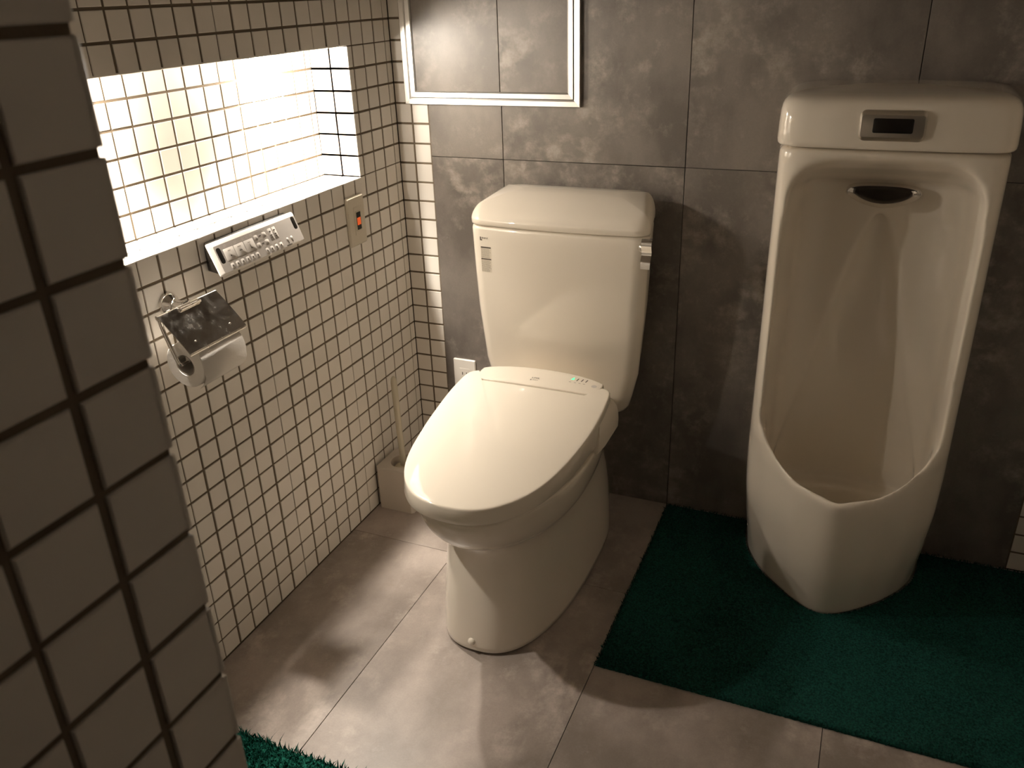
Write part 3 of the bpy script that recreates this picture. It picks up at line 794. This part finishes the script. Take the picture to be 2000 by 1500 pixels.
def blades(name, x0, x1, y0, y1, z0, n, length, width, lean, mat, parent, hole=False, edge_only=None):
    x = rng.uniform(x0, x1, n); y = rng.uniform(y0, y1, n)
    if edge_only:
        ed = np.minimum(np.minimum(x - x0, x1 - x), np.minimum(y - y0, y1 - y)); k = (ed < edge_only); x, y = x[k], y[k]
    if hole: k = ~in_poly(x, y); x, y = x[k], y[k]
    n = len(x); a = rng.uniform(0, 2 * PI, n); L_ = length * rng.uniform(.6, 1.25, n); w = width * rng.uniform(.6, 1.3, n)
    lx = rng.normal(0, lean, n) * L_; ly = rng.normal(0, lean, n) * L_
    c, s = np.cos(a) * w / 2, np.sin(a) * w / 2; V = np.zeros((n, 5, 3))
    z = np.full(n, z0)
    V[:, 0] = np.stack([x - c, y - s, z], 1); V[:, 1] = np.stack([x + c, y + s, z], 1)
    V[:, 2] = np.stack([x + c * .8 + lx * .4, y + s * .8 + ly * .4, z + L_ * .6], 1); V[:, 3] = np.stack([x - c * .8 + lx * .4, y - s * .8 + ly * .4, z + L_ * .6], 1)
    V[:, 4] = np.stack([x + lx, y + ly, z + L_], 1)
    b0 = np.arange(n) * 5
    F1 = np.stack([b0, b0 + 1, b0 + 2], 1); F2 = np.stack([b0, b0 + 2, b0 + 3], 1); F3 = np.stack([b0 + 3, b0 + 2, b0 + 4], 1)
    fs = np.vstack([F1, F2, F3]); me = bpy.data.meshes.new(name)
    me.vertices.add(n * 5); me.vertices.foreach_set('co', V.reshape(-1, 3).astype(np.float32).ravel())
    me.loops.add(fs.size); me.loops.foreach_set('vertex_index', fs.ravel().astype(np.int32))
    me.polygons.add(len(fs)); me.polygons.foreach_set('loop_start', np.arange(0, fs.size, 3, dtype=np.int32))
    me.update(); o = link(name, me, mat); kid(o, parent); o['kind'] = 'stuff'; return o
MX0, MX1, MY0, MY1 = .760, 1.668, -.662, -.012
rug = empty('floor_mat', 'large dark green floor mat under and around the urinal', 'mat', ((MX0 + MX1) / 2, (MY0 + MY1) / 2, 0))
rug_base('backing', MX0, MX1, MY0, MY1, .008, .0025, 'pile', rug, True, .0028)
blades('pile', MX0 - .002, MX1, MY0 - .002, MY1 + .002, .004, 52000, .0075, .0022, .35, 'pile', rug, True)
mat2 = empty('shaggy_mat', 'shaggy green bath mat corner on floor at bottom edge beside foreground wall', 'mat', (.35, -1.3, 0))
rug_base('backing', .02, .70, -1.52, -1.085, .007, .005, 'pile_shag', mat2, False, .003)
blades('pile', .02, .70, -1.52, -1.083, .003, 34000, .015, .0032, .45, 'pile_shag', mat2)

# ------------------------------------------------------------------ paper holder and roll
hold = empty('paper_holder', 'chrome wall-mounted toilet paper holder with worn cover flap', 'paper holder', (0, -.872, .802))
o = link('mounting_flange', lathe('mounting_flange', [(.0001, 0), (.0225, 0), (.0225, .004), (.020, .009), (.0135, .014), (.0105, .020), (.0105, .032), (.012, .036), (.012, .044), (.0001, .046)], (.0, -.876, .803), (1, 0, 0), 32), 'chrome', smooth=True, sharp=35); kid(o, hold)
o = link('hinge_rod', tube('hinge_rod', [(.048, -.952, .8075), (.048, -.802, .8075)], .0042, 14), 'chrome', smooth=True, sharp=40); kid(o, hold)
ya = -.9475
o = link('roll_arm', tube('roll_arm', spline([(.048, -.930, .8075), (.0475, -.9425, .8055), (.050, -.9485, .797), (.058, -.9495, .770), (.0675, -.9495, .742), (.0725, -.9490, .728), (.075, -.9450, .7225), (.075, -.937, .7215), (.075, -.86, .7215)], 6), .0036, 12), 'chrome', smooth=True); kid(o, hold)
# cover flap : slightly bowed sheet with rolled front lip
prof = [(.0455, .8120), (.0495, .8122), (.056, .8065), (.070, .7925), (.088, .7735), (.1045, .7545), (.1085, .7490), (.1088, .7445)]
prof = [(p.x, p.z) for p in spline([(a, 0, b) for a, b in prof], 4)]
rings = []
for y in np.linspace(-.9535, -.8035, 9):
    rg = []
    up = [Vector((a + .0002, y, b)) for a, b in prof]; dn = [Vector((a - .0008, y, b - .0010)) for a, b in prof[::-1]]
    rings.append(up + dn)
o = link('cover_flap', loft('cover_flap', rings), 'steel', smooth=True, sharp=40); kid(o, hold)
o2 = boxm('flap_hinge', .0495, .0600, -.905, -.853, .8070, .8128, 'chrome', hold, bev=.0015)
o3 = boxm('spring_clip', .071, .079, -.930, -.925, .7215, .7560, 'white', hold, bev=.001)
for yy in (-.925, -.834):
    o = link('rivet', lathe('rivet', [(.0001, .0022), (.0018, .0014), (.0022, 0), (.0022, -.002), (.0001, -.002)], (.0985, yy, .7622), (.72, 0, .69), 12), 'chrome', smooth=True); kid(o, hold)
roll = empty('toilet_paper_roll', 'white toilet paper roll hanging under the chrome flap', 'toilet paper', (.075, -.88, .718))
RR = .0425
RC = (.0750, -.9375, .7165)
o = link('paper', lathe('paper', [(.0195, .002), (.0195, .112), (RR - .0015, .114), (RR, .1125), (RR, .0015), (RR - .0015, 0), (.0205, 0)], RC, (0, 1, 0), 48, closed=True), 'paper', smooth=True, sharp=35); kid(o, roll)
o = link('core', lathe('core', [(.0193, .001), (.0193, .113), (.0180, .113), (.0180, .001)], RC, (0, 1, 0), 36, closed=True), 'core', smooth=True, sharp=35); kid(o, roll)
# short loose end of the paper over the front of the roll
v = []; fs = []
for k in range(9):
    a = math.radians(35 - 12 * k); rr = RR + .0008 + (.0006 * k if k > 4 else 0)
    for yy in (-.9365, -.8245): v.append(Vector((RC[0] + rr * math.cos(a), yy, RC[2] + rr * math.sin(a))))
for k in range(8): fs.append((2 * k, 2 * k + 1, 2 * k + 3, 2 * k + 2))
me = mesh('loose_end', v, fs); o = link('loose_end', me, 'paper', smooth=True); kid(o, roll)
sm = o.modifiers.new('t', 'SOLIDIFY'); sm.thickness = .0004; sm.offset = 1

# ------------------------------------------------------------------ bidet remote
rem = empty('remote_control', 'long silver bidet remote with rows of buttons, under the niche', 'remote', (0, -.635, .855))
# local frame of the face: ex along wall to the right (+y), ey up along the tilted face, en out
A0 = Vector((.042, -.7705, .8265)); ey = (Vector((.0175, 0, .8885)) - Vector((.042, 0, .8265))); FH = ey.length; ey = ey.normalized(); ex = Vector((0, 1, 0)); en = ex.cross(ey); FW = .2705
def fp(a, b, c=0.0): return A0 + ex * a + ey * b + en * c
def face_rr(a0, a1, b0, b1, rr, c, n=5):
    out = []
    for sx, sz, g0 in ((1, 1, 0), (-1, 1, PI / 2), (-1, -1, PI), (1, -1, 3 * PI / 2)):
        for k in range(n + 1):
            g_ = g0 + (PI / 2) * k / n
            out.append(fp((a1 if sx > 0 else a0) - sx * rr + rr * math.cos(g_), (b1 if sz > 0 else b0) - sz * rr + rr * math.sin(g_), c))
    return out
def face_obj(name, rings, mat, parent=None, sharp=35, label=None):
    o = link(name, loft(name, rings), mat, smooth=True, sharp=sharp); kid(o, rem)
    if parent is not None: sub(o, parent)
    if label: o['label'] = label
    return o
# back case (dark) : from the wall to the face
bk = []
for c, ins in ((-.006, .001), (-.0065, .004)):
    bk.append(face_rr(ins, FW - ins, ins, FH - ins, .004, c))
wallr = [Vector((.0006, p.y, p.z)) for p in face_rr(.010, FW - .010, .004, FH - .002, .004, 0)]
face_obj('back_case', bk + [wallr], 'black', label='dark back case')
fr = face_obj('face_frame', [face_rr(.003, FW - .003, .003, FH - .003, .003, -.0062), face_rr(0, FW, 0, FH, .004, -.0050), face_rr(0.0006, FW - .0006, .0006, FH - .0006, .004, -.0035), face_rr(.0105, FW - .0035, .0035, FH - .0085, .003, 0)], 'white', label='white bevelled rim')
panel = face_obj('button_panel', [face_rr(.0108, FW - .0038, .0038, FH - .0088, .003, -.001), face_rr(.0108, FW - .0038, .0038, FH - .0088, .003, .0003)], 'remote_face', label='silver panel')
PW = FW
def S(fx, fy): return fx * FW, fy * FH
def btn(fx0, fx1, fy0, fy1, rr, h, mat='button', name='button'):
    h = h * .30
    a0, b0 = S(fx0, fy0); a1, b1 = S(fx1, fy1); rr = min(rr, (a1 - a0) / 2 - 1e-4, (b1 - b0) / 2 - 1e-4)
    return face_obj(name, [face_rr(a0, a1, b0, b1, rr, .0002, 4), face_rr(a0, a1, b0, b1, rr, h * .6, 4), face_rr(a0 + .0005, a1 - .0005, b0 + .0005, b1 - .0005, max(rr - .0005, 1e-4), h, 4)], mat, panel, 40)
def mark(fx, fy, w, h, c=.0022, mat='ink', ang=0):
    c = max(.0006, c * .30 + .00030)
    a, b = S(fx, fy); q = [(-w / 2, -h / 2), (w / 2, -h / 2), (w / 2, h / 2), (-w / 2, h / 2)]; cs, sn = math.cos(ang), math.sin(ang)
    return [fp(a + x * cs - y * sn, b + x * sn + y * cs, c) for x, y in q]
marks = []; pale = []; dots = []
for (a, b) in ((.052, .098), (.928, .974)):
    lo = .32 if a < .5 else .44; hi = .80 if a < .5 else .86
    btn(a, b, lo, hi, .005, .0012, 'black', 'sensor_window')
for (a, b) in ((.115, .225), (.229, .335), (.339, .445)): btn(a, b, .34, .70, .0022, .0022)
btn(.46, .50, .60, .74, .003, .0024); btn(.555, .598, .60, .74, .003, .0024); btn(.46, .50, .36, .50, .003, .0024); btn(.555, .598, .36, .50, .003, .0024)
btn(.625, .672, .40, .78, .002, .0016); btn(.676, .722, .40, .78, .002, .0016)
for i in range(6): btn(.125 + .056 * i, .162 + .056 * i, .09, .26, .003, .0022); marks.append(mark(.1435 + .056 * i, .175, .0032, .0036, .0023)); pale.append(mark(.1435 + .056 * i, .300, .008, .0014, .0005))
for i in range(4): btn(.520 + .056 * i, .557 + .056 * i, .09, .26, .003, .0022); marks.append(mark(.5385 + .056 * i, .175, .0034, .0038, .0023)); pale.append(mark(.5385 + .056 * i, .300, .008, .0014, .0005))
for i in range(2): btn(.785 + .052 * i, .812 + .052 * i, .20, .31, .003, .0022); marks.append(mark(.799 + .052 * i, .155, .003, .0045, .0005))
marks.append(mark(.17, .46, .003, .003, .0024)); marks.append(mark(.282, .50, .009, .0012, .0024)); marks.append(mark(.276, .52, .0012, .004, .0024)); marks.append(mark(.288, .52, .0012, .004, .0024))
marks.append(mark(.392, .50, .0016, .010, .0024)); marks.append(mark(.398, .44, .0055, .0016, .0024)); pale.append(mark(.39, .62, .008, .0015, .0024)); pale.append(mark(.28, .62, .010, .0015, .0024)); pale.append(mark(.17, .62, .008, .0015, .0024))
for fx, fy in ((.527, .67), (.527, .43)): marks.append(mark(fx, fy, .007, .0022, .0005))
for fx in (.648, .699):
    for fy in (.50, .56, .68): marks.append(mark(fx, fy, .0062, .0024, .0018))
marks.append(mark(.795, .070, .018, .0026, .0005)); pale.append(mark(.865, .070, .030, .0012, .0005)); pale.append(mark(.545, .045, .012, .0022, .0005)); pale.append(mark(.50, .55, .03, .0010, .0005)); pale.append(mark(.54, .80, .030, .0010, .0005))
for cx_ in (.15, .26, .35, .39, .44, .585):
    for i in range(3):
        for j in range(3):
            if random.random() < .62: dots.append(mark(cx_ + (i - 1) * .0095, .775 + (j - 1) * .035, .0011, .0011, .0008))
def quads(name, qs, mat):
    v = [p for q in qs for p in q]; fs = [tuple(range(4 * i, 4 * i + 4)) for i in range(len(qs))]
    o = link(name, mesh(name, v, fs), mat); return sub(o, panel)
quads('printed_marks', marks, 'ink'); quads('printed_captions', pale, 'ink_pale'); quads('braille_dots', dots, 'white')

# ------------------------------------------------------------------ light switch on the left wall
sw = empty('light_switch', 'ivory wall switch with orange pilot lamp, right of the niche on tiled wall', 'switch', (0, -.24, .80))
def wall_rr(y0, y1, z0, z1, rr, x, n=4):
    out = []
    for sy, sz, g0 in ((1, 1, 0), (-1, 1, PI / 2), (-1, -1, PI), (1, -1, 3 * PI / 2)):
        for k in range(n + 1):
            g_ = g0 + (PI / 2) * k / n; out.append(Vector((x, (y1 if sy > 0 else y0) - sy * rr + rr * math.cos(g_), (z1 if sz > 0 else z0) - sz * rr + rr * math.sin(g_))))
    return out
def sw_obj(name, rings, mat, parent=None):
    o = link(name, loft(name, rings), mat, smooth=True, sharp=35); kid(o, sw)
    if parent is not None: sub(o, parent)
    return o
y0, y1, z0, z1 = -.2795, -.2055, .7425, .8635
pl = sw_obj('cover_plate', [wall_rr(y0, y1, z0, z1, .004, .0004), wall_rr(y0, y1, z0, z1, .004, .004), wall_rr(y0 + .003, y1 - .003, z0 + .003, z1 - .003, .003, .0075)], 'ivory')
sw_obj('switch_module', [wall_rr(-.2555, -.2225, .769, .838, .002, .007), wall_rr(-.2555, -.2225, .769, .838, .002, .0081)], 'ivory', pl)
sw_obj('bezel', [wall_rr(-.2505, -.2275, .7785, .8275, .003, .0078), wall_rr(-.2505, -.2275, .7785, .8275, .003, .0094)], 'cream', pl)
a = sw_obj('pilot_window', [wall_rr(-.2480, -.2300, .7815, .8245, .002, .009), wall_rr(-.2480, -.2300, .7815, .8245, .002, .0098)], 'black', pl)
o = sw_obj('pilot_lamp', [wall_rr(-.2465, -.2315, .7930, .8110, .001, .0095), wall_rr(-.2465, -.2315, .7930, .8110, .001, .0101)], 'neon', pl); o['label'] = 'glowing orange pilot lamp'

# ------------------------------------------------------------------ power outlet on the back wall behind the lid
out_ = empty('power_outlet', 'white wall outlet plate on gray panel, peeking above the toilet lid', 'outlet', (.155, 0, .29))
def bw_rr(x0, x1, z0, z1, rr, y):
    return rrect((x0 + x1) / 2, (z0 + z1) / 2, x1 - x0, z1 - z0, rr, y)
def ou(name, rings, mat, parent=None):
    o = link(name, loft(name, rings), mat, smooth=True, sharp=35); kid(o, out_)
    if parent is not None: sub(o, parent)
    return o
p_ = ou('cover_plate', [bw_rr(.1215, .1905, .234, .3545, .003, -.0014), bw_rr(.1215, .1905, .234, .3545, .003, -.0050), bw_rr(.1235, .1885, .236, .3525, .003, -.0075)], 'white')
s_ = ou('socket_insert', [bw_rr(.140, .172, .262, .3270, .002, -.0070), bw_rr(.140, .172, .262, .3270, .002, -.0083)], 'white', p_)
for zz in (.3115, .277):
    for xx in (.1495, .1625): ou('slot', [bw_rr(xx - .0013, xx + .0013, zz - .0042, zz + .0042, .0006, -.0080), bw_rr(xx - .0013, xx + .0013, zz - .0042, zz + .0042, .0006, -.0085)], 'ink', p_)

# ------------------------------------------------------------------ brush box and brush
BX0, BX1, BY0, BY1, BZ = .008, .116, -.290, -.178, .130
hb = empty('brush_holder', 'square cream brush holder box on floor in the tiled corner', 'brush holder', ((BX0 + BX1) / 2, (BY0 + BY1) / 2, 0))
n = 48; hc = Vector(((BX0 + BX1) / 2 + .004, (BY0 + BY1) / 2, 0)); hr = .036
def sq(k, x0, x1, y0, y1, z):
    a = 2 * PI * (k + .5) / n; c, s = math.cos(a), math.sin(a); m_ = max(abs(c), abs(s)); return Vector(((x0 + x1) / 2 + (x1 - x0) / 2 * c / m_, (y0 + y1) / 2 + (y1 - y0) / 2 * s / m_, z))
def circ(k, rr, z): a = 2 * PI * (k + .5) / n; return Vector((hc.x + rr * math.cos(a), hc.y + rr * math.sin(a), z))
rings = [[sq(k, BX0, BX1, BY0, BY1, 0) for k in range(n)], [sq(k, BX0, BX1, BY0, BY1, BZ - .0015) for k in range(n)], [sq(k, BX0 + .0015, BX1 - .0015, BY0 + .0015, BY1 - .0015, BZ) for k in range(n)],
         [circ(k, hr + .0015, BZ) for k in range(n)], [circ(k, hr, BZ - .0015) for k in range(n)], [circ(k, hr, .02) for k in range(n)]]
o = link('box', loft('box', rings, cap0=True, cap1=True), 'holder_box', smooth=True, sharp=30); kid(o, hb)
br = empty('toilet_brush', 'cream toilet brush with long handle standing in the square box', 'brush', (hc.x, hc.y, .02))
o = link('handle', tube('handle', [(.0655, -.233, .075), (.0635, -.233, .13), (.0600, -.231, .22), (.0575, -.2295, .30), (.0560, -.2285, .365), (.0556, -.2283, .378), (.0554, -.2282, .3835)], [.0085, .0085, .0085, .0088, .0088, .007, .003], 16), 'cream', smooth=True); kid(o, br)
o = link('collar', lathe('collar', [(.0001, .118), (.012, .117), (.027, .112), (.029, .104), (.029, .098), (.0001, .098)], (hc.x, hc.y, 0), (0, 0, 1), 28), 'cream', smooth=True, sharp=40); kid(o, br)
o = link('bristle_head', lathe('bristle_head', [(.0001, .098), (.026, .096), (.031, .07), (.028, .04), (.015, .024), (.0001, .0215)], (hc.x, hc.y, 0), (0, 0, 1), 28), 'white', smooth=True); kid(o, br)
